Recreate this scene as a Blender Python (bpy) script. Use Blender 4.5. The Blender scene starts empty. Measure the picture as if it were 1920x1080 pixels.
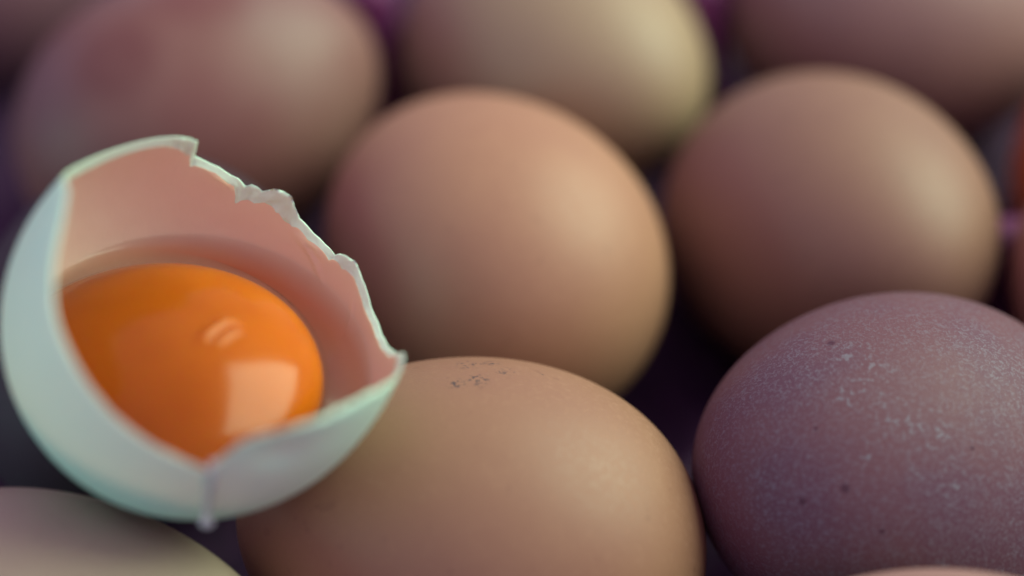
import bpy, math
import numpy as np
from mathutils import Vector, Matrix

# ------------------------------------------------------------------ camera, world, lamps, exposure
scene = bpy.context.scene
MM = 0.001
rng = np.random.default_rng(7)

CAM_DIST, CAM_EL = 326.0, math.radians(40)
cam_data = bpy.data.cameras.new("camera")
cam = bpy.data.objects.new("camera", cam_data)
scene.collection.objects.link(cam)
cam.location = (0, -CAM_DIST * math.cos(CAM_EL) * MM, CAM_DIST * math.sin(CAM_EL) * MM)
cam.rotation_euler = (math.pi / 2 - CAM_EL, 0, 0)
cam_data.lens = 85
cam_data.sensor_width = 36
cam_data.clip_start = 0.01
cam_data.clip_end = 20
cam_data.dof.use_dof = True
cam_data.dof.focus_distance = 0.2835
cam_data.dof.aperture_fstop = 4.8
cam_data.dof.aperture_blades = 0
scene.camera = cam

world = bpy.data.worlds.new("World")
scene.world = world
world.use_nodes = True
bg = world.node_tree.nodes["Background"]
bg.inputs["Color"].default_value = (0.84, 0.55, 0.90, 1)
bg.inputs["Strength"].default_value = 0.55


def area_lamp(name, loc, target, sx, sy, power, color):
    d = bpy.data.lights.new(name, 'AREA')
    d.shape = 'RECTANGLE'
    d.size, d.size_y = sx, sy
    d.energy = power
    d.color = color
    o = bpy.data.objects.new(name, d)
    scene.collection.objects.link(o)
    o.location = loc
    v = Vector(target) - Vector(loc)
    o.rotation_euler = v.to_track_quat('-Z', 'Y').to_euler()
    return o


# the window on the right that lights the eggs, and a paler, cooler one on the far left
area_lamp("window_light", (0.68, 0.21, 0.68), (0, -0.01, 0.0), 0.84, 0.76, 14.2, (0.81, 1.0, 0.69))
area_lamp("left_window_light", (-1.05, -0.36, 0.20), (-0.04, -0.03, 0.02), 0.7, 0.34, 2.4, (0.42, 1.0, 0.82))

scene.view_settings.view_transform = 'Standard'
scene.view_settings.look = 'None'
scene.view_settings.exposure = 0.31
scene.view_settings.gamma = 1.0
scene.view_settings.use_curve_mapping = False
scene.render.engine = 'CYCLES'
scene.cycles.use_denoising = True
scene.cycles.max_bounces = 8
scene.cycles.diffuse_bounces = 4
scene.cycles.use_adaptive_sampling = True
scene.cycles.adaptive_threshold = 0.02
scene.cycles.transparent_max_bounces = 12
scene.cycles.sample_clamp_indirect = 4.0


# ------------------------------------------------------------------ small helpers
def mesh_object(name, verts, faces, mat, parent=None, smooth=True, origin=None):
    """verts in millimetres (world), stored relative to origin (mm)."""
    v = np.asarray(verts, float)
    o_mm = np.zeros(3) if origin is None else np.asarray(origin, float)
    me = bpy.data.meshes.new(name)
    me.from_pydata([tuple(p) for p in (v - o_mm) * MM], [], [tuple(int(i) for i in q) for q in faces])
    me.update()
    if smooth:
        for p in me.polygons:
            p.use_smooth = True
    ob = bpy.data.objects.new(name, me)
    scene.collection.objects.link(ob)
    if parent is None:
        ob.location = o_mm * MM
    else:
        ob.parent = parent
    if mat:
        me.materials.append(mat)
    return ob


def grid_faces(rows, cols, wrap=True, flip=False):
    f = []
    cm = cols if wrap else cols - 1
    for i in range(rows - 1):
        for j in range(cm):
            a, b = i * cols + j, i * cols + (j + 1) % cols
            c, d = (i + 1) * cols + (j + 1) % cols, (i + 1) * cols + j
            f.append((d, c, b, a) if flip else (a, b, c, d))
    return f


class Nodes:
    def __init__(self, name):
        self.mat = bpy.data.materials.new(name)
        self.mat.use_nodes = True
        self.t = self.mat.node_tree
        self.bsdf = self.t.nodes["Principled BSDF"]
        self.out = self.t.nodes["Material Output"]

    def n(self, kind, **kw):
        nd = self.t.nodes.new(kind)
        for k, v in kw.items():
            setattr(nd, k, v)
        return nd

    def put(self, sock, val):
        if isinstance(val, bpy.types.NodeSocket):
            self.t.links.new(val, sock)
        else:
            if isinstance(val, tuple) and len(val) == 3 and sock.type == 'RGBA':
                val = (*val, 1)
            sock.default_value = val

    def coords(self):
        return self.n('ShaderNodeTexCoord').outputs['Object']

    def noise(self, scale, detail=3.0, rough=0.5, vec=None, dist=0.0):
        nd = self.n('ShaderNodeTexNoise')
        nd.inputs['Scale'].default_value = scale
        nd.inputs['Detail'].default_value = detail
        nd.inputs['Roughness'].default_value = rough
        nd.inputs['Distortion'].default_value = dist
        self.put(nd.inputs['Vector'], vec if vec is not None else self.coords())
        return nd.outputs['Fac']

    def ramp(self, fac, lo, hi, a=0.0, b=1.0):
        nd = self.n('ShaderNodeMapRange')
        nd.interpolation_type = 'SMOOTHSTEP'
        self.put(nd.inputs['Value'], fac)
        nd.inputs['From Min'].default_value, nd.inputs['From Max'].default_value = lo, hi
        nd.inputs['To Min'].default_value, nd.inputs['To Max'].default_value = a, b
        return nd.outputs['Result']

    def math(self, op, a, b=0.0, clamp=False):
        nd = self.n('ShaderNodeMath', operation=op, use_clamp=clamp)
        self.put(nd.inputs[0], a)
        self.put(nd.inputs[1], b)
        return nd.outputs[0]

    def mix(self, fac, a, b):
        nd = self.n('ShaderNodeMix', data_type='RGBA')
        self.put(nd.inputs[0], fac)
        self.put(nd.inputs[6], a)
        self.put(nd.inputs[7], b)
        return nd.outputs[2]

    def bump(self, height, strength, dist, normal=None):
        nd = self.n('ShaderNodeBump')
        nd.inputs['Strength'].default_value = strength
        nd.inputs['Distance'].default_value = dist
        self.put(nd.inputs['Height'], height)
        if normal is not None:
            self.put(nd.inputs['Normal'], normal)
        return nd.outputs['Normal']

    def near(self, centre, r0, r1):
        """1 inside r0 of an object-space point, 0 outside r1 (metres)."""
        nd = self.n('ShaderNodeVectorMath', operation='DISTANCE')
        self.put(nd.inputs[0], self.coords())
        nd.inputs[1].default_value = centre
        return self.ramp(nd.outputs['Value'], r0, r1, 1.0, 0.0)


# ------------------------------------------------------------------ materials
def egg_material(name, base, dark, rough=0.54, spec=0.42, mottle=0.5, seed=0.0, pores=False):
    m = Nodes(name)
    off = m.n('ShaderNodeVectorMath', operation='ADD')
    m.put(off.inputs[0], m.coords())
    off.inputs[1].default_value = (seed, seed * 0.7, -seed)
    v = off.outputs[0]
    big = m.noise(70, 3, 0.55, v)
    fine = m.noise(1300, 2, 0.6, v)
    col = m.mix(m.math('MULTIPLY', m.ramp(big, 0.35, 0.7), mottle), base, dark)
    col = m.mix(m.math('MULTIPLY', m.ramp(fine, 0.52, 0.72), 0.22), col, tuple(min(1, c * 1.25 + 0.02) for c in base))
    freck = m.noise(420, 2, 0.5, v)
    col = m.mix(m.math('MULTIPLY', m.ramp(freck, 0.66, 0.74), 0.25), col, tuple(c * 0.62 for c in dark))
    b = m.bsdf
    m.put(b.inputs['Base Color'], col)
    m.put(b.inputs['Roughness'], m.ramp(fine, 0.3, 0.7, rough - 0.05, rough + 0.07))
    b.inputs['Specular IOR Level'].default_value = spec
    nrm = None
    if pores:
        nrm = m.bump(m.noise(2600, 1, 0.6, v), 0.35, 0.00006)
        nrm = m.bump(m.noise(160, 1, 0.5, v), 0.25, 0.0003, nrm)
        m.put(b.inputs['Normal'], nrm)
    return m, col, nrm


def smudged_egg_material(base, dark, spots):
    m, col, _ = egg_material("smudged_brown_eggshell", base, dark, mottle=0.35, seed=0.31, pores=True)
    grit = m.noise(1500, 4, 0.65)
    for c, r in spots:
        msk = m.math('MULTIPLY', m.near(c, r * 0.2, r), m.ramp(grit, 0.50, 0.59))
        col = m.mix(m.math('MULTIPLY', msk, 0.85, True), col, (0.035, 0.035, 0.04))
    m.put(m.bsdf.inputs['Base Color'], col)
    return m.mat


def speckled_egg_material(patches, dots):
    m, _, _ = egg_material("speckled_plum_eggshell", (0.200, 0.082, 0.098), (0.150, 0.062, 0.085), rough=0.50, spec=0.15, seed=0.6)
    col = m.mix(m.ramp(m.noise(60, 3), 0.35, 0.68), (0.134, 0.066, 0.080), (0.112, 0.058, 0.083))
    pale = (0.175, 0.165, 0.200)
    # chalky bloom: a fine web everywhere, coarser flecks where it is thick
    thick = m.ramp(m.noise(60, 2, 0.5), 0.30, 0.70)
    web = m.ramp(m.noise(2300, 3, 0.7, dist=0.6), 0.50, 0.60)
    col = m.mix(m.math('MULTIPLY', web, m.math('ADD', m.math('MULTIPLY', thick, 0.18), 0.30)), col, pale)
    fl = m.ramp(m.noise(1350, 2, 0.6), 0.600, 0.650)
    col = m.mix(m.math('MULTIPLY', fl, m.math('ADD', m.math('MULTIPLY', thick, 0.30), 0.14)), col, pale)
    big = m.ramp(m.noise(1150, 2, 0.55), 0.575, 0.625)
    for c, r in patches:
        col = m.mix(m.math('MULTIPLY', m.math('MULTIPLY', m.near(c, r * 0.2, r), big), 0.62), col, (0.185, 0.185, 0.215))
    for c, r in dots:
        col = m.mix(m.math('MULTIPLY', m.near(c, r * 0.4, r), 0.7), col, (0.055, 0.02, 0.035))
    m.put(m.bsdf.inputs['Base Color'], col)
    nrm = m.bump(m.noise(2300, 3, 0.7, dist=0.6), 0.55, 0.00012)
    nrm = m.bump(m.noise(5200, 2, 0.6), 0.3, 0.00006, nrm)
    m.put(m.bsdf.inputs['Normal'], nrm)
    return m.mat


def shell_material(name="white_eggshell", c1=(0.52, 0.98, 0.80), c2=(0.49, 0.97, 0.81)):
    m = Nodes(name)
    b = m.bsdf
    big = m.noise(90, 3, 0.5)
    col = m.mix(m.ramp(big, 0.35, 0.7), c1, c2)
    m.put(b.inputs['Base Color'], col)
    b.inputs['Roughness'].default_value = 0.5
    b.inputs['Specular IOR Level'].default_value = 0.35
    nrm = m.bump(m.noise(1900, 1, 0.6), 0.3, 0.00008)
    nrm = m.bump(m.noise(130, 1, 0.5), 0.25, 0.0003, nrm)
    m.put(b.inputs['Normal'], nrm)
    tr = m.n('ShaderNodeBsdfTranslucent')
    m.put(tr.inputs['Color'], (1.0, 0.74, 0.62))
    mx = m.n('ShaderNodeMixShader')
    mx.inputs[0].default_value = 0.25
    m.t.links.new(b.outputs[0], mx.inputs[1])
    m.t.links.new(tr.outputs[0], mx.inputs[2])
    m.t.links.new(mx.outputs[0], m.out.inputs['Surface'])
    return m.mat


def membrane_material():
    m = Nodes("inner_membrane")
    col = m.mix(m.ramp(m.noise(110, 4, 0.6), 0.3, 0.7), (0.97, 0.72, 0.62), (0.94, 0.67, 0.57))
    b = m.bsdf
    m.put(b.inputs['Base Color'], col)
    b.inputs['Roughness'].default_value = 0.42
    b.inputs['Specular IOR Level'].default_value = 0.3
    m.put(b.inputs['Normal'], m.bump(m.noise(420, 4, 0.6), 0.35, 0.0002))
    tr = m.n('ShaderNodeBsdfTranslucent')
    m.put(tr.inputs['Color'], (1.0, 0.70, 0.56))
    mx = m.n('ShaderNodeMixShader')
    mx.inputs[0].default_value = 0.42
    m.t.links.new(b.outputs[0], mx.inputs[1])
    m.t.links.new(tr.outputs[0], mx.inputs[2])
    m.t.links.new(mx.outputs[0], m.out.inputs['Surface'])
    return m.mat


def yolk_material():
    m = Nodes("yolk")
    b = m.bsdf
    col = m.mix(m.ramp(m.noise(130, 3, 0.5), 0.35, 0.7), (0.50, 0.142, 0.004), (0.46, 0.125, 0.003))
    m.put(b.inputs['Base Color'], col)
    b.inputs['Roughness'].default_value = 0.16
    b.inputs['Specular IOR Level'].default_value = 0.08
    b.inputs['Subsurface Weight'].default_value = 1.0
    b.inputs['Subsurface Radius'].default_value = (1.0, 0.55, 0.12)
    b.inputs['Subsurface Scale'].default_value = 0.0055
    m.put(b.inputs['Normal'], m.bump(m.noise(300, 2, 0.5), 0.08, 0.0003))
    return m.mat


def clear_white_material(name, tint, milky=0.0, deep=None):
    m = Nodes(name)
    m.t.nodes.remove(m.bsdf)
    tr = m.n('ShaderNodeBsdfTransparent')
    if deep:
        at = m.n('ShaderNodeAttribute', attribute_name="depth")
        m.put(tr.inputs['Color'], m.mix(at.outputs['Fac'], tint, deep))
    else:
        m.put(tr.inputs['Color'], tint)
    base = tr.outputs[0]
    if milky:
        df = m.n('ShaderNodeBsdfDiffuse')
        m.put(df.inputs['Color'], (0.75, 0.85, 0.85))
        mk = m.n('ShaderNodeMixShader')
        mk.inputs[0].default_value = milky
        m.t.links.new(base, mk.inputs[1])
        m.t.links.new(df.outputs[0], mk.inputs[2])
        base = mk.outputs[0]
    gl = m.n('ShaderNodeBsdfGlossy')
    gl.inputs['Roughness'].default_value = 0.17
    nrm = m.bump(m.noise(150, 2, 0.5), 0.22, 0.0004)
    m.put(gl.inputs['Normal'], nrm)
    fr = m.n('ShaderNodeFresnel')
    fr.inputs['IOR'].default_value = 1.28
    m.put(fr.inputs['Normal'], nrm)
    mx = m.n('ShaderNodeMixShader')
    m.t.links.new(fr.outputs[0], mx.inputs[0])
    m.t.links.new(base, mx.inputs[1])
    m.t.links.new(gl.outputs[0], mx.inputs[2])
    m.t.links.new(mx.outputs[0], m.out.inputs['Surface'])
    return m.mat


def tray_material():
    m = Nodes("purple_moulded_pulp")
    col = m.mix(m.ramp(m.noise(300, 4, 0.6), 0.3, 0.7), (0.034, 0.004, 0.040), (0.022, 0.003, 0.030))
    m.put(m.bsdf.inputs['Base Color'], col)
    m.bsdf.inputs['Roughness'].default_value = 0.7
    m.put(m.bsdf.inputs['Normal'], m.bump(m.noise(900, 4, 0.7), 0.6, 0.0004))
    return m.mat


def table_material():
    m = Nodes("dark_table")
    st = m.n('ShaderNodeMapping')
    m.put(st.inputs['Vector'], m.coords())
    st.inputs['Scale'].default_value = (1, 14, 1)
    g = m.noise(12, 5, 0.6, st.outputs[0])
    m.put(m.bsdf.inputs['Base Color'], m.mix(g, (0.020, 0.012, 0.016), (0.05, 0.028, 0.030)))
    m.bsdf.inputs['Roughness'].default_value = 0.5
    return m.mat


# ------------------------------------------------------------------ the eggs' places (mm): x, y, z, yaw, pitch, length, width
EGGS = {
    'front':    (-4.99, -46.80, -0.25, -0.16, -0.11, 56.8, 44.4),
    'middle':   (-3.37, 7.07, 0.05, -1.07, 0.13, 57.1, 43.7),
    'right':    (45.01, 14.36, -1.66, 2.00, -0.43, 57.1, 43.2),
    'plum':     (46.90, -37.20, 1.55, 0.42, -0.43, 54.5, 44.6),
    'mottled':  (-46.02, 40.68, -1.05, 3.52, -0.30, 55.8, 44.1),
    'pale':     (6.73, 55.88, -1.94, 2.23, -0.27, 55.9, 41.9),
    'far_right': (59.68, 69.68, -1.20, 3.06, 0.40, 56.2, 44.3),
    'near_left': (-52.37, -69.33, -0.39, 3.13, 0.14, 57.3, 43.5),
    'under':    (-49.26, -11.36, 0.09, 1.28, -0.08, 56.6, 44.0),
    'far_left': (-86.92, 91.06, -0.32, -1.91, -0.20, 56.6, 44.2),
    'near_right': (46.62, -81.60, 0.10, -0.38, 0.08, 56.0, 43.8),
    'edge':     (94.89, -4.39, 1.90, 2.88, 0.17, 57.4, 44.2),
    'orange':   (100.9, 38.6, -4.0, 3.62, -0.65, 57.5, 43.5),
}
SKEW = 0.11


def axes(yaw, pit):
    a = np.array([math.cos(yaw) * math.cos(pit), math.sin(yaw) * math.cos(pit), math.sin(pit)])
    b = np.cross([0, 0, 1], a)
    b /= np.linalg.norm(b)
    return np.stack([a, b, np.cross(a, b)], 1)


# ------------------------------------------------------------------ table and tray
TABLE_Z = -25.4
tv = [(-1500, -1500, TABLE_Z), (1500, -1500, TABLE_Z), (1500, 1500, TABLE_Z), (-1500, 1500, TABLE_Z)]
table = mesh_object("table", tv, [(0, 1, 2, 3)], table_material(), smooth=False)
table["kind"] = "structure"


def build_tray():
    xs = np.arange(-150, 165.1, 2.2)
    ys = np.arange(-130, 165.1, 2.2)
    X, Y = np.meshgrid(xs, ys)
    spots = list(EGGS.values())
    for ex, ey in ((-100, -38), (-93, 45), (-36, 98), (14, 108), (62, 122), (112, 92), (-100, -100), (-5, -100),
                   (98, -60), (96, -108), (150, 20), (148, -40), (-140, 60), (-138, 0), (-140, -70), (-40, 142), (-90, 140), (120, 140)):
        spots.append((ex, ey, 0, 0, 0, 50, 44))
    q = np.full(X.shape, 9.0)
    low = np.full(X.shape, 99.0)
    for (x, y, z, yaw, pit, L, W) in spots:
        ca, sa = math.cos(yaw), math.sin(yaw)
        dx, dy = X - x, Y - y
        la = math.hypot(L / 2 * math.cos(pit), W / 2 * math.sin(pit))
        u, v = (dx * ca + dy * sa) / la, (-dx * sa + dy * ca) / (W / 2)
        q = np.minimum(q, np.hypot(u, v))
        Rm = axes(yaw, pit)
        found = np.full(X.shape, 99.0)
        for h in np.arange(8, -26, -0.5):
            P = np.stack([dx, dy, np.full(X.shape, h - z)], -1) @ Rm
            c = np.clip(P[..., 0] / (L / 2 + 0.9), -1, 1)
            rr = (W / 2 + 0.9) * np.sqrt(1 - c * c) * (1 + SKEW * c)
            ins = (np.abs(P[..., 0]) < L / 2 + 0.9) & (np.hypot(P[..., 1], P[..., 2]) < rr)
            found = np.where(ins, h, found)
        low = np.minimum(low, found - 0.6)
    t = np.clip((q - 0.95) / (1.75 - 0.95), 0, 1)
    Z = -22 + 15 * t * t * (3 - 2 * t)
    for px, py, ph in ():   # the tray's hollow posts
        Z = np.maximum(Z, ph - 30 * np.clip(np.hypot(X - px, Y - py) - 2.5, 0, 99) / 12)
    Z = np.maximum(np.minimum(Z, low), -24.0)
    for _ in range(1):
        Zp = np.pad(Z, 1, mode='edge')
        Zs = (Zp[1:-1, 1:-1] * 4 + Zp[:-2, 1:-1] + Zp[2:, 1:-1] + Zp[1:-1, :-2] + Zp[1:-1, 2:]) / 8
        Z = np.minimum(Zs, np.where(low < 90, low, 99))
    Z = np.maximum(Z, -24.0)
    # outer edge turned down to the table
    V = np.stack([X, Y, Z], -1).reshape(-1, 3)
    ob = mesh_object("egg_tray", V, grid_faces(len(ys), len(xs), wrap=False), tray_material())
    so = ob.modifiers.new("thickness", 'SOLIDIFY')
    so.thickness = 1.0 * MM
    so.offset = -1
    ob["label"] = "purple moulded egg tray showing in the dark gaps between eggs"
    ob["category"] = "egg tray"
    pm = Nodes("lit_magenta_post")  # paler than the tray: light on the posts is put into their colour
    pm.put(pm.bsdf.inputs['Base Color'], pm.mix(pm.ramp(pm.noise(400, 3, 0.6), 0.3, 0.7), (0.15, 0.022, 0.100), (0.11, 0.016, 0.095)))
    pm.bsdf.inputs['Roughness'].default_value = 0.6
    for px, py, top in ((-21.5, 61.5, 9.5), (29.0, 63.5, 9.0), (69.3, 11.5, 1.5)):     # the tray's hollow posts between the cups
        prof = [(6.5, -23.5), (5.2, -14.0), (4.2, -4.0), (3.6, top - 2.0), (3.1, top - 0.7), (2.0, top), (0.05, top + 0.1)]
        n = 24
        pv = [(px + r * math.cos(2 * math.pi * k / n), py + r * math.sin(2 * math.pi * k / n), h) for r, h in prof for k in range(n)]
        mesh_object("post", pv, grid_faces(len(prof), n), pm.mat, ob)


build_tray()


# ------------------------------------------------------------------ whole eggs
def build_egg(key, mat, label, name="brown_egg"):
    x, y, z, yaw, pit, L, W = EGGS[key]
    nt, npj = 72, 96
    T = np.linspace(0.0, math.pi, nt)
    PH = np.linspace(0, 2 * math.pi, npj, endpoint=False)
    V = [(L / 2, 0, 0)]
    for t in T[1:-1]:
        ax = L / 2 * math.cos(t)
        rr = W / 2 * math.sin(t) * (1 + SKEW * math.cos(t))
        for p in PH:
            V.append((ax, rr * math.cos(p), rr * math.sin(p)))
    V.append((-L / 2, 0, 0))
    F = []
    n = npj
    for j in range(n):
        F.append((0, 1 + j, 1 + (j + 1) % n))
    for i in range(nt - 3):
        for j in range(n):
            a = 1 + i * n
            F.append((a + j, a + n + j, a + n + (j + 1) % n, a + (j + 1) % n))
    last = 1 + (nt - 3) * n
    e = len(V) - 1
    for j in range(n):
        F.append((last + j, e, last + (j + 1) % n))
    V = np.array(V) * (1 + 0.0)
    V = V @ axes(yaw, pit).T + np.array([x, y, z])
    ob = mesh_object(name, V, F, mat, origin=(x, y, z))
    ob["label"] = label
    ob["category"] = "egg"
    ob["group"] = "whole eggs in the tray"
    return ob


def on_egg(key, px, py):
    """object-space point (metres) on an egg's camera-facing side; px,py = direction on its face, right and up, in egg radii"""
    x, y, z, yaw, pit, L, W = EGGS[key]
    A = axes(yaw, pit)
    r, u, b = np.array([1, 0, 0]), np.array([0, math.sin(CAM_EL), math.cos(CAM_EL)]), np.array([0, -math.cos(CAM_EL), math.sin(CAM_EL)])
    o = (r * px + u * py) * W / 2
    for d in np.arange(60, -10, -0.05):
        P = (o + b * d) @ A
        if abs(P[0]) < L / 2:
            c = P[0] / (L / 2)
            if math.hypot(P[1], P[2]) < W / 2 * math.sqrt(1 - c * c) * (1 + SKEW * c):
                return tuple((o + b * d) * MM)
    return tuple(o * MM)


BR, BRD = (0.266, 0.139, 0.084), (0.238, 0.114, 0.075)
smudges = [(on_egg('front', sx, sy), r * MM) for sx, sy, r in
           ((-0.065, 0.865, 1.5), (0.045, 0.885, 2.0), (0.19, 0.925, 1.6), (0.385, 0.91, 0.6), (0.00, 0.96, 2.2), (0.12, 0.965, 1.5))]
build_egg('front', smudged_egg_material(BR, BRD, smudges), "light brown egg with small dark smudges on top, at bottom centre touching the shell")
build_egg('middle', egg_material("tan_eggshell", (0.345, 0.180, 0.110), (0.312, 0.154, 0.098), seed=0.1, mottle=0.6)[0].mat,
          "smooth light tan egg in the middle, right behind the cracked egg")
build_egg('right', egg_material("dull_tan_eggshell", (0.225, 0.124, 0.084), (0.202, 0.106, 0.076), seed=0.2)[0].mat,
          "duller brown egg behind the speckled plum egg, at right")
patches = [(on_egg('plum', sx, sy), r * MM) for sx, sy, r in
           ((-0.32, 0.66, 4.0), (-0.38, 0.47, 3.5), (-0.15, 0.36, 4), (0.03, 0.29, 4), (-0.27, 0.16, 3.2), (0.0, 0.1, 3.2), (-0.22, 0.55, 3.5), (0.14, 0.05, 3.5))]
dots = [(on_egg('plum', sx, sy), r * MM) for sx, sy, r in
        ((-0.41, 0.0, 0.75), (-0.43, 0.73, 0.65), (-0.22, -0.22, 0.45), (-0.62, -0.07, 0.6), (-0.19, -0.46, 0.6), (0.25, 0.2, 0.4), (-0.55, 0.3, 0.35))]
build_egg('plum', speckled_egg_material(patches, dots), "dark plum egg with chalky pale speckles, at lower right", "speckled_egg")
def mottled_lit_egg_material():
    m, col, _ = egg_material("mottled_lit_rose_eggshell", (0.182, 0.082, 0.072), (0.155, 0.058, 0.052), mottle=1.0, seed=0.42)
    wob = m.noise(110, 3, 0.6)  # patches below paint reflections and shade over the shell's own mottling
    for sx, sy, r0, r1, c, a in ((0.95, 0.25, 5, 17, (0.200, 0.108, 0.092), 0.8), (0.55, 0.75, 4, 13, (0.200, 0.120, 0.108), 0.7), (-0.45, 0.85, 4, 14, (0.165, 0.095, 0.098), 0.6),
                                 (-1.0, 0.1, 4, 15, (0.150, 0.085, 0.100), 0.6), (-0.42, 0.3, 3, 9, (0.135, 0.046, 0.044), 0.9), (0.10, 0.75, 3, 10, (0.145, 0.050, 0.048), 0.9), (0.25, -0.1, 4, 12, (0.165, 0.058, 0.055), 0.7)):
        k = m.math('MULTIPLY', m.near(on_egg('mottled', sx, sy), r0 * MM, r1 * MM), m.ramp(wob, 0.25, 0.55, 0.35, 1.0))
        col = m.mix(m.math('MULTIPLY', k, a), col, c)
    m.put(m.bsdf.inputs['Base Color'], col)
    return m.mat


build_egg('mottled', mottled_lit_egg_material(),
          "blurred mottled reddish egg, reflections and shade painted in, behind the cracked shell's top edge")
build_egg('pale', egg_material("pale_straw_eggshell", (0.290, 0.205, 0.130), (0.260, 0.178, 0.120), seed=0.5, mottle=0.4)[0].mat,
          "palest straw coloured blurred egg at the top, behind the middle egg")
build_egg('far_right', egg_material("dull_brown_eggshell", (0.215, 0.120, 0.112), (0.180, 0.100, 0.102), seed=0.7)[0].mat,
          "dull brown blurred egg in the top right corner")
build_egg('near_left', egg_material("cream_eggshell", (0.350, 0.290, 0.205), (0.290, 0.225, 0.178), seed=0.8)[0].mat,
          "cream egg in the bottom left corner, below the cracked shell", "cream_egg")
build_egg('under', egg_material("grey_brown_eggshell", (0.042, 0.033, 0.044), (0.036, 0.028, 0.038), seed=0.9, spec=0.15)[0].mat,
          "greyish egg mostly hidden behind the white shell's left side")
build_egg('far_left', egg_material("dim_brown_eggshell", (0.141, 0.066, 0.087), (0.116, 0.054, 0.075), seed=1.0)[0].mat,
          "dim purplish egg in the top left corner")
build_egg('near_right', egg_material("pinkish_eggshell", (0.30, 0.175, 0.155), (0.27, 0.148, 0.135), seed=1.1)[0].mat,
          "pinkish egg, only a sliver along the bottom edge below the plum egg")
build_egg('edge', egg_material("red_brown_eggshell", (0.315, 0.145, 0.104), (0.274, 0.116, 0.087), seed=1.2)[0].mat,
          "brown egg, a sliver at the right edge above the plum egg")
build_egg('orange', egg_material("orange_eggshell", (0.46, 0.110, 0.030), (0.40, 0.085, 0.025), seed=1.3)[0].mat,
          "orange brown egg, a sliver at the right edge beside the dull brown egg")

# ------------------------------------------------------------------ the cracked white egg
SC = np.array([-33.8, -48.23, 36.2])              # centre of the shell's widest ring
SN = np.array([0.506, -0.210, 0.837])
SN /= np.linalg.norm(SN)
S1 = np.array([0.862, 0.123, -0.491])
S1 -= SN * (S1 @ SN)
S1 /= np.linalg.norm(S1)
S2 = np.cross(SN, S1)
SM = np.stack([S1, S2, SN], 1)
SR, SLB, SLT, STH = 21.7, 23.9, 28.2, 0.52
BASE = SC - SN * SLB

RIM = [(0, 4.6), (5.5, 2.6), (11.5, 1.45), (17, 0.9), (23.3, 0.64), (30, 1.2), (37.5, 1.66), (40.5, 1.0), (42.9, 0.25), (43.6, -0.45), (47, -0.55),
       (50.8, -0.83), (55, -0.95), (59.6, -0.82), (62.5, 0.2), (65.6, 1.16), (68.5, 1.0), (71.3, 0.53), (73.6, -0.85), (75.5, -0.7), (77.6, -0.75),
       (78.7, -1.49), (81, -1.15), (83.4, -1.0), (87, -0.75), (91.4, -0.36), (95, -0.1), (98.2, 0.22), (98.9, 1.3), (99.8, 2.2), (100.7, 3.3), (103.6, 3.56),
       (108.8, 3.81), (114, 3.2), (119.9, 2.5), (126, 2.0), (133, 1.6), (140, 1.7), (146, 2.3), (152, 3.6), (159, 6.0), (166.8, 9.2), (173, 10.2), (179, 10.1), (191.9, 8.3), (203.8, 6.3),
       (214.5, 5.4), (225.2, 5.09), (235.3, 4.48), (245.4, 4.19), (255.9, 4.13), (265.8, 4.12), (270.6, 3.9), (271.9, 4.10), (272.6, 6.8),
       (274.4, 8.9), (278, 10.4), (283.1, 11.46), (289, 12.5), (295.9, 13.27), (305, 13.9), (315.2, 14.0), (325, 13.1), (335, 11.7), (344.3, 10.0),
       (350, 8.9), (354.8, 7.58), (360, 4.6)]
BEV = [(0, 1.0), (11, 0.6), (23, 0.6), (34, 1.0), (38, 1.8), (42, 1.0), (45, 0.8), (52, 0.7), (58, 0.9), (62, 2.0), (66, 3.0), (70, 2.6), (73.5, 1.9), (76, 2.1),
       (78.3, 2.9), (80, 1.7), (82, 0.9), (90, 0.6), (97, 0.8), (99.5, 2.0), (102, 2.5), (106, 1.9), (112, 1.2), (122, 1.3), (132, 1.7), (145, 1.9), (155, 1.7), (166, 1.2), (185, 0.6), (200, 0.5),
       (262, 0.6), (271, 1.2), (276, 2.6), (290, 2.6), (305, 1.9), (320, 1.2), (340, 1.4), (350, 1.3), (360, 1.0)]


def table_fn(tab):
    x = np.array([a for a, _ in tab], float)
    y = np.array([b for _, b in tab], float)
    return lambda p: np.interp(p, x, y)


rim_fn, bev_fn = table_fn(RIM), table_fn(BEV)


def dent(phi, s):
    """small radial changes of the outer wall: the pushed-in near lip and the crease under the notch"""
    d = -0.5 * np.exp(-((phi - 288) / 8.0) ** 2 - ((s - 7.6) / 2.0) ** 2)
    d += 0.35 * np.exp(-((phi - 296) / 22.0) ** 2 - ((s - 12.3) / 1.6) ** 2)
    d -= 0.08 * np.exp(-((phi - 272.2) / 0.9) ** 2) * np.clip((s + 4) / 8, 0, 1)
    return d


def shell_ring(phi, s, shrink):
    R, LB, LT = SR - shrink, SLB - shrink, SLT - shrink
    L = np.where(s > 0, LT, LB)
    r = R * np.sqrt(np.clip(1 - (s / L) ** 2, 0, 1)) + dent(phi, s)
    a = np.radians(phi)
    return SC + np.stack([r * np.cos(a), r * np.sin(a), s], -1) @ SM.T


def tau_rows(phi, s_top, n, shrink):
    LB, LT = SLB - shrink, SLT - shrink
    top = np.arcsin(np.clip(np.where(s_top > 0, s_top / LT, s_top / LB), -1, 1))
    rows = []
    for v in np.linspace(0.004, 1, n):
        tau = -math.pi / 2 + v * (top + math.pi / 2)
        s = np.where(tau > 0, LT, LB) * np.sin(tau)
        rows.append(shell_ring(phi, s, shrink))
    return rows


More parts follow.
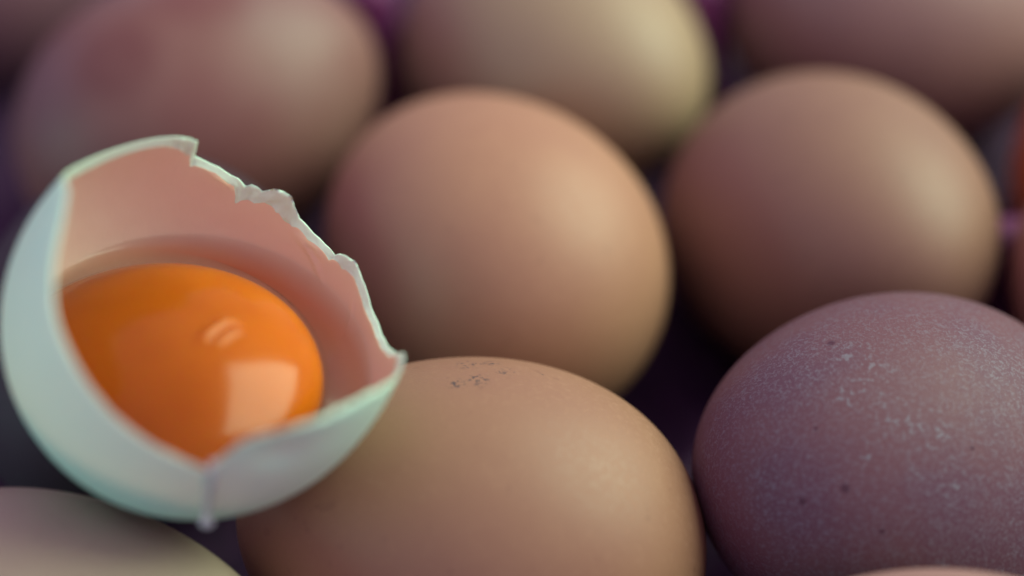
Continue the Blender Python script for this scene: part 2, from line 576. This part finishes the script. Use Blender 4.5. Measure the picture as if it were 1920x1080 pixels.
def build_cracked_egg():
    root = bpy.data.objects.new("cracked_egg", None)
    root.empty_display_size = 0.01
    scene.collection.objects.link(root)
    root.location = BASE * MM
    root["label"] = "cracked white egg, its open half shell holding an orange yolk"
    root["category"] = "cracked egg"

    NP = 900
    phi = np.linspace(0, 360, NP, endpoint=False)
    # angular chips: random steps held over a few degrees, sharper on the far side
    jag = np.interp(phi, np.linspace(0, 360, 150), rng.normal(0, 0.10, 150))
    jag *= np.where((phi > 104) & (phi < 268), 0.3, 1.0)
    s_out = rim_fn(phi) + jag
    soft = np.convolve(np.r_[s_out[-20:], s_out, s_out[:20]], np.ones(41) / 41, 'valid')
    w = np.clip(np.minimum(phi - 104, 262 - phi) / 8, 0, 1)
    s_out = s_out * (1 - w) + soft * w
    w_soft = w
    s_in = s_out - bev_fn(phi) + np.interp(phi, np.linspace(0, 360, 90), rng.normal(0, 0.10, 90)) * (1 - 0.8 * w_soft)

    outer = tau_rows(phi, s_out, 70, 0.0)
    edge = []
    for k, w in enumerate((0.2, 0.4, 0.6, 0.8, 1.0)):
        s = s_out * (1 - w) + s_in * w
        rough = np.interp(phi, np.linspace(0, 360, 260), rng.normal(0, 1, 260)) * 0.05 * np.clip(bev_fn(phi) - 0.4, 0, 1.6) * (1 - 0.85 * w_soft)
        edge.append(shell_ring(phi, s, STH * w) + (np.stack([np.cos(np.radians(phi)) * rough, np.sin(np.radians(phi)) * rough, rough * 0], -1) @ SM.T))
    rows = outer + edge
    V = np.concatenate(rows)
    F = grid_faces(len(rows), NP)
    V = np.concatenate([V, [SC - SN * SLB]])
    a = len(V) - 1
    F += [(a, (j + 1) % NP, j) for j in range(NP)]
    white = shell_material()
    sh = mesh_object("shell", V, F, white, root, origin=BASE)
    sh.data.materials.append(shell_material("chalky_broken_edge", (0.66, 0.98, 0.82), (0.62, 0.97, 0.82)))
    for p in sh.data.polygons[(len(outer) - 2) * NP:(len(rows) - 1) * NP]:
        p.material_index = 1
    sh["label"] = "white half shell with a jagged broken rim"

    # the pink lining, torn back a little from the broken edge
    s_m = s_in + 0.10 - 0.04 * np.abs(np.interp(phi, np.linspace(0, 360, 180), rng.normal(0, 1, 180)))
    mrows = tau_rows(phi, s_m, 90, STH + 0.06)
    MV = np.stack(mrows)
    loc = (MV - SC) @ SM
    sv = loc[..., 2]
    fold = np.zeros_like(sv)
    for (p0, s0, p1, s1, wd, hh) in ((60, -2.6, 38, -4.6, 0.28, 0.34), (58, -2.4, 44, -2.4, 0.22, 0.22), (92, -1.6, 80, -2.6, 0.25, 0.2), (30, -1.0, 20, -5.0, 0.4, 0.2)):
        t = np.clip((phi - p0) / (p1 - p0), 0, 1)
        line = s0 + (s1 - s0) * t + 0.5 * np.sin(t * math.pi)
        on = np.where((phi > min(p0, p1)) & (phi < max(p0, p1)), np.sin(np.clip((phi - min(p0, p1)) / abs(p1 - p0), 0, 1) * math.pi), 0)
        fold += hh * on * np.exp(-((sv - line) / wd) ** 2)
    radial = np.stack([np.cos(np.radians(phi)), np.sin(np.radians(phi)), np.zeros(NP)], -1) @ SM.T
    MV = MV - radial[None] * fold[..., None]
    mv = np.concatenate([MV.reshape(-1, 3), [SC - SN * (SLB - STH - 0.06)]])
    mf = grid_faces(len(mrows), NP, flip=True) + [(len(mv) - 1, j, (j + 1) % NP) for j in range(NP)]
    me = mesh_object("membrane", mv, mf, membrane_material(), root, origin=BASE)
    me["label"] = "pinkish inner lining of the shell"

    # yolk: a flattened ball pressed against the near wall
    YC, YR, YZ = np.array([-40.2, -49.2, 26.7]), 19.0, 9.2
    nt, npj = 120, 200
    T = np.linspace(0.001, math.pi - 0.001, nt)
    A = np.linspace(0, 2 * math.pi, npj, endpoint=False)
    TT, AA = np.meshgrid(T, A, indexing='ij')
    N = np.stack([np.sin(TT) * np.cos(AA), np.sin(TT) * np.sin(AA), np.cos(TT)], -1)
    Y = YC + N * np.array([YR, YR, YZ])

    def ridge(P, pts, wd, hh):
        best = np.full(P.shape[:-1], 1e9)
        ends = np.zeros(P.shape[:-1])
        n = len(pts)
        for i, q in enumerate(pts):
            d = np.linalg.norm((P - q)[..., :2], axis=-1)
            ends = np.where(d < best, math.sin(math.pi * (i + 0.5) / n), ends)
            best = np.minimum(best, d)
        return hh * ends * np.exp(-(best / wd) ** 2)

    def poly(pts, n=30):
        pts = np.array(pts, float)
        k = np.linspace(0, len(pts) - 1, n)
        return np.stack([np.interp(k, range(len(pts)), pts[:, i]) for i in range(3)], -1)

    arc = poly([(-34.0, -52.0, 36.2), (-33.2, -49.9, 36.36), (-31.5, -47.3, 36.0), (-29.2, -47.3, 35.2)])
    Y[..., 2] += np.where(N[..., 2] > 0, ridge(Y, arc, 0.6, 0.30), 0)

    def inside(P, shrink):
        l = (P - SC) @ SM
        Rr, Lb, Lt = SR - shrink, SLB - shrink, SLT - shrink
        k = np.sqrt((l[..., 0] / Rr) ** 2 + (l[..., 1] / Rr) ** 2 + (l[..., 2] / np.where(l[..., 2] > 0, Lt, Lb)) ** 2)
        f = np.where(k > 1, 1 / np.maximum(k, 1e-6), 1.0)
        return SC + (l * f[..., None]) @ SM.T
    Y = inside(Y, STH + 0.35)
    yo = mesh_object("yolk", Y.reshape(-1, 3), grid_faces(nt, npj, flip=True), yolk_material(), root, origin=BASE)
    yo["label"] = "glossy orange yolk"

    # clear white: a tilted pool that climbs the wall and films over the yolk
    ga, gr = 220, 130
    A = np.linspace(0, 2 * math.pi, ga, endpoint=False)
    pool = lambda x, y: 27.4 - 0.162 * (x - SC[0]) + 0.138 * (y - SC[1])
    # the wall's reach in each direction from the pool's middle
    mid = np.array([SC[0] - 4.0, SC[1] + 2.0])
    reach = np.zeros(ga)
    for i, a in enumerate(A):
        lo, hi = 2.0, 40.0
        for _ in range(40):
            t = (lo + hi) / 2
            x, y = mid[0] + t * math.cos(a), mid[1] + t * math.sin(a)
            l = (np.array([x, y, pool(x, y)]) - SC) @ SM
            Rr, Lx = SR - STH - 0.12, (SLT if l[2] > 0 else SLB) - STH - 0.12
            if (l[0] / Rr) ** 2 + (l[1] / Rr) ** 2 + (l[2] / Lx) ** 2 < 1:
                lo = t
            else:
                hi = t
        reach[i] = lo
    W = np.linspace(0, 1, gr) ** 0.75
    TT = W[:, None] * reach[None, :]
    PX, PY = mid[0] + TT * np.cos(A), mid[1] + TT * np.sin(A)
    pz = pool(PX, PY) + 0.9 * np.exp(-(reach[None, :] - TT) / 1.0) - 0.25
    d2 = ((PX - YC[0]) ** 2 + (PY - YC[1]) ** 2) / (YR + 0.5) ** 2
    yz = YC[2] + (YZ + 0.35) * np.sqrt(np.clip(1 - d2, 0, 1)) - 8 * np.clip(d2 - 1, 0, 9)
    k = 3.0
    hmix = np.clip(0.5 + 0.5 * (yz - pz) / k, 0, 1)
    pz = pz * (1 - hmix) + yz * hmix + k * hmix * (1 - hmix)
    P = np.stack([PX, PY, pz], -1)
    P[..., 2] += ridge(P, arc, 0.55, 0.36) + ridge(P, arc[8:26] + np.array([1.0, -1.6, 0]), 0.5, 0.26)
    P = inside(P, STH + 0.10)
    al = mesh_object("egg_white", P.reshape(-1, 3), grid_faces(gr, ga, flip=True), clear_white_material("clear_egg_white", (1.0, 0.97, 0.95), deep=(1.0, 0.45, 0.26)), root, origin=BASE)
    # how deep the liquid is under each point of its surface (0 thin film .. 1 deep pool)
    deep = np.clip((reach[None, :] - TT) / 5.0, 0, 1) * np.clip((pz - yz) / 2.5, 0.06, 1)
    at = al.data.attributes.new("depth", 'FLOAT', 'POINT')
    at.data.foreach_set("value", deep.reshape(-1).astype(np.float32))
    al["label"] = "clear egg white around and over the yolk"

    # the string of egg white running over the lip and hanging below
    path = poly([(-30.95, -69.75, 35.2), (-31.0, -70.05, 34.3), (-31.4, -69.75, 32.1), (-31.9, -69.05, 29.4), (-32.37, -68.15, 26.9), (-32.7, -67.6, 25.0),
                 (-32.75, -67.4, 24.0), (-32.75, -67.4, 23.0)], 40)
    rad = np.interp(np.linspace(0, 1, 40), [0, 0.12, 0.5, 0.72, 0.9, 0.97, 1], [0.25, 0.5, 0.45, 0.5, 0.8, 0.65, 0.1])
    V, n = [], 20
    for i in range(40):
        d = path[min(i + 1, 39)] - path[max(i - 1, 0)]
        d /= np.linalg.norm(d)
        e1 = np.cross(d, [1, 0, 0])
        e1 /= np.linalg.norm(e1)
        e2 = np.cross(d, e1)
        for a in np.linspace(0, 2 * math.pi, n, endpoint=False):
            V.append(path[i] + rad[i] * (0.55 * math.cos(a) * e1 + math.sin(a) * e2))
    F = grid_faces(40, n) + [tuple(range(n))[::-1], tuple(range(39 * n, 40 * n))]
    dr = mesh_object("egg_white_drip", V, F, clear_white_material("milky_egg_white", (0.97, 0.99, 0.98), 0.55), root, origin=BASE)
    dr["label"] = "pale drip of egg white hanging below the shell"


build_cracked_egg()
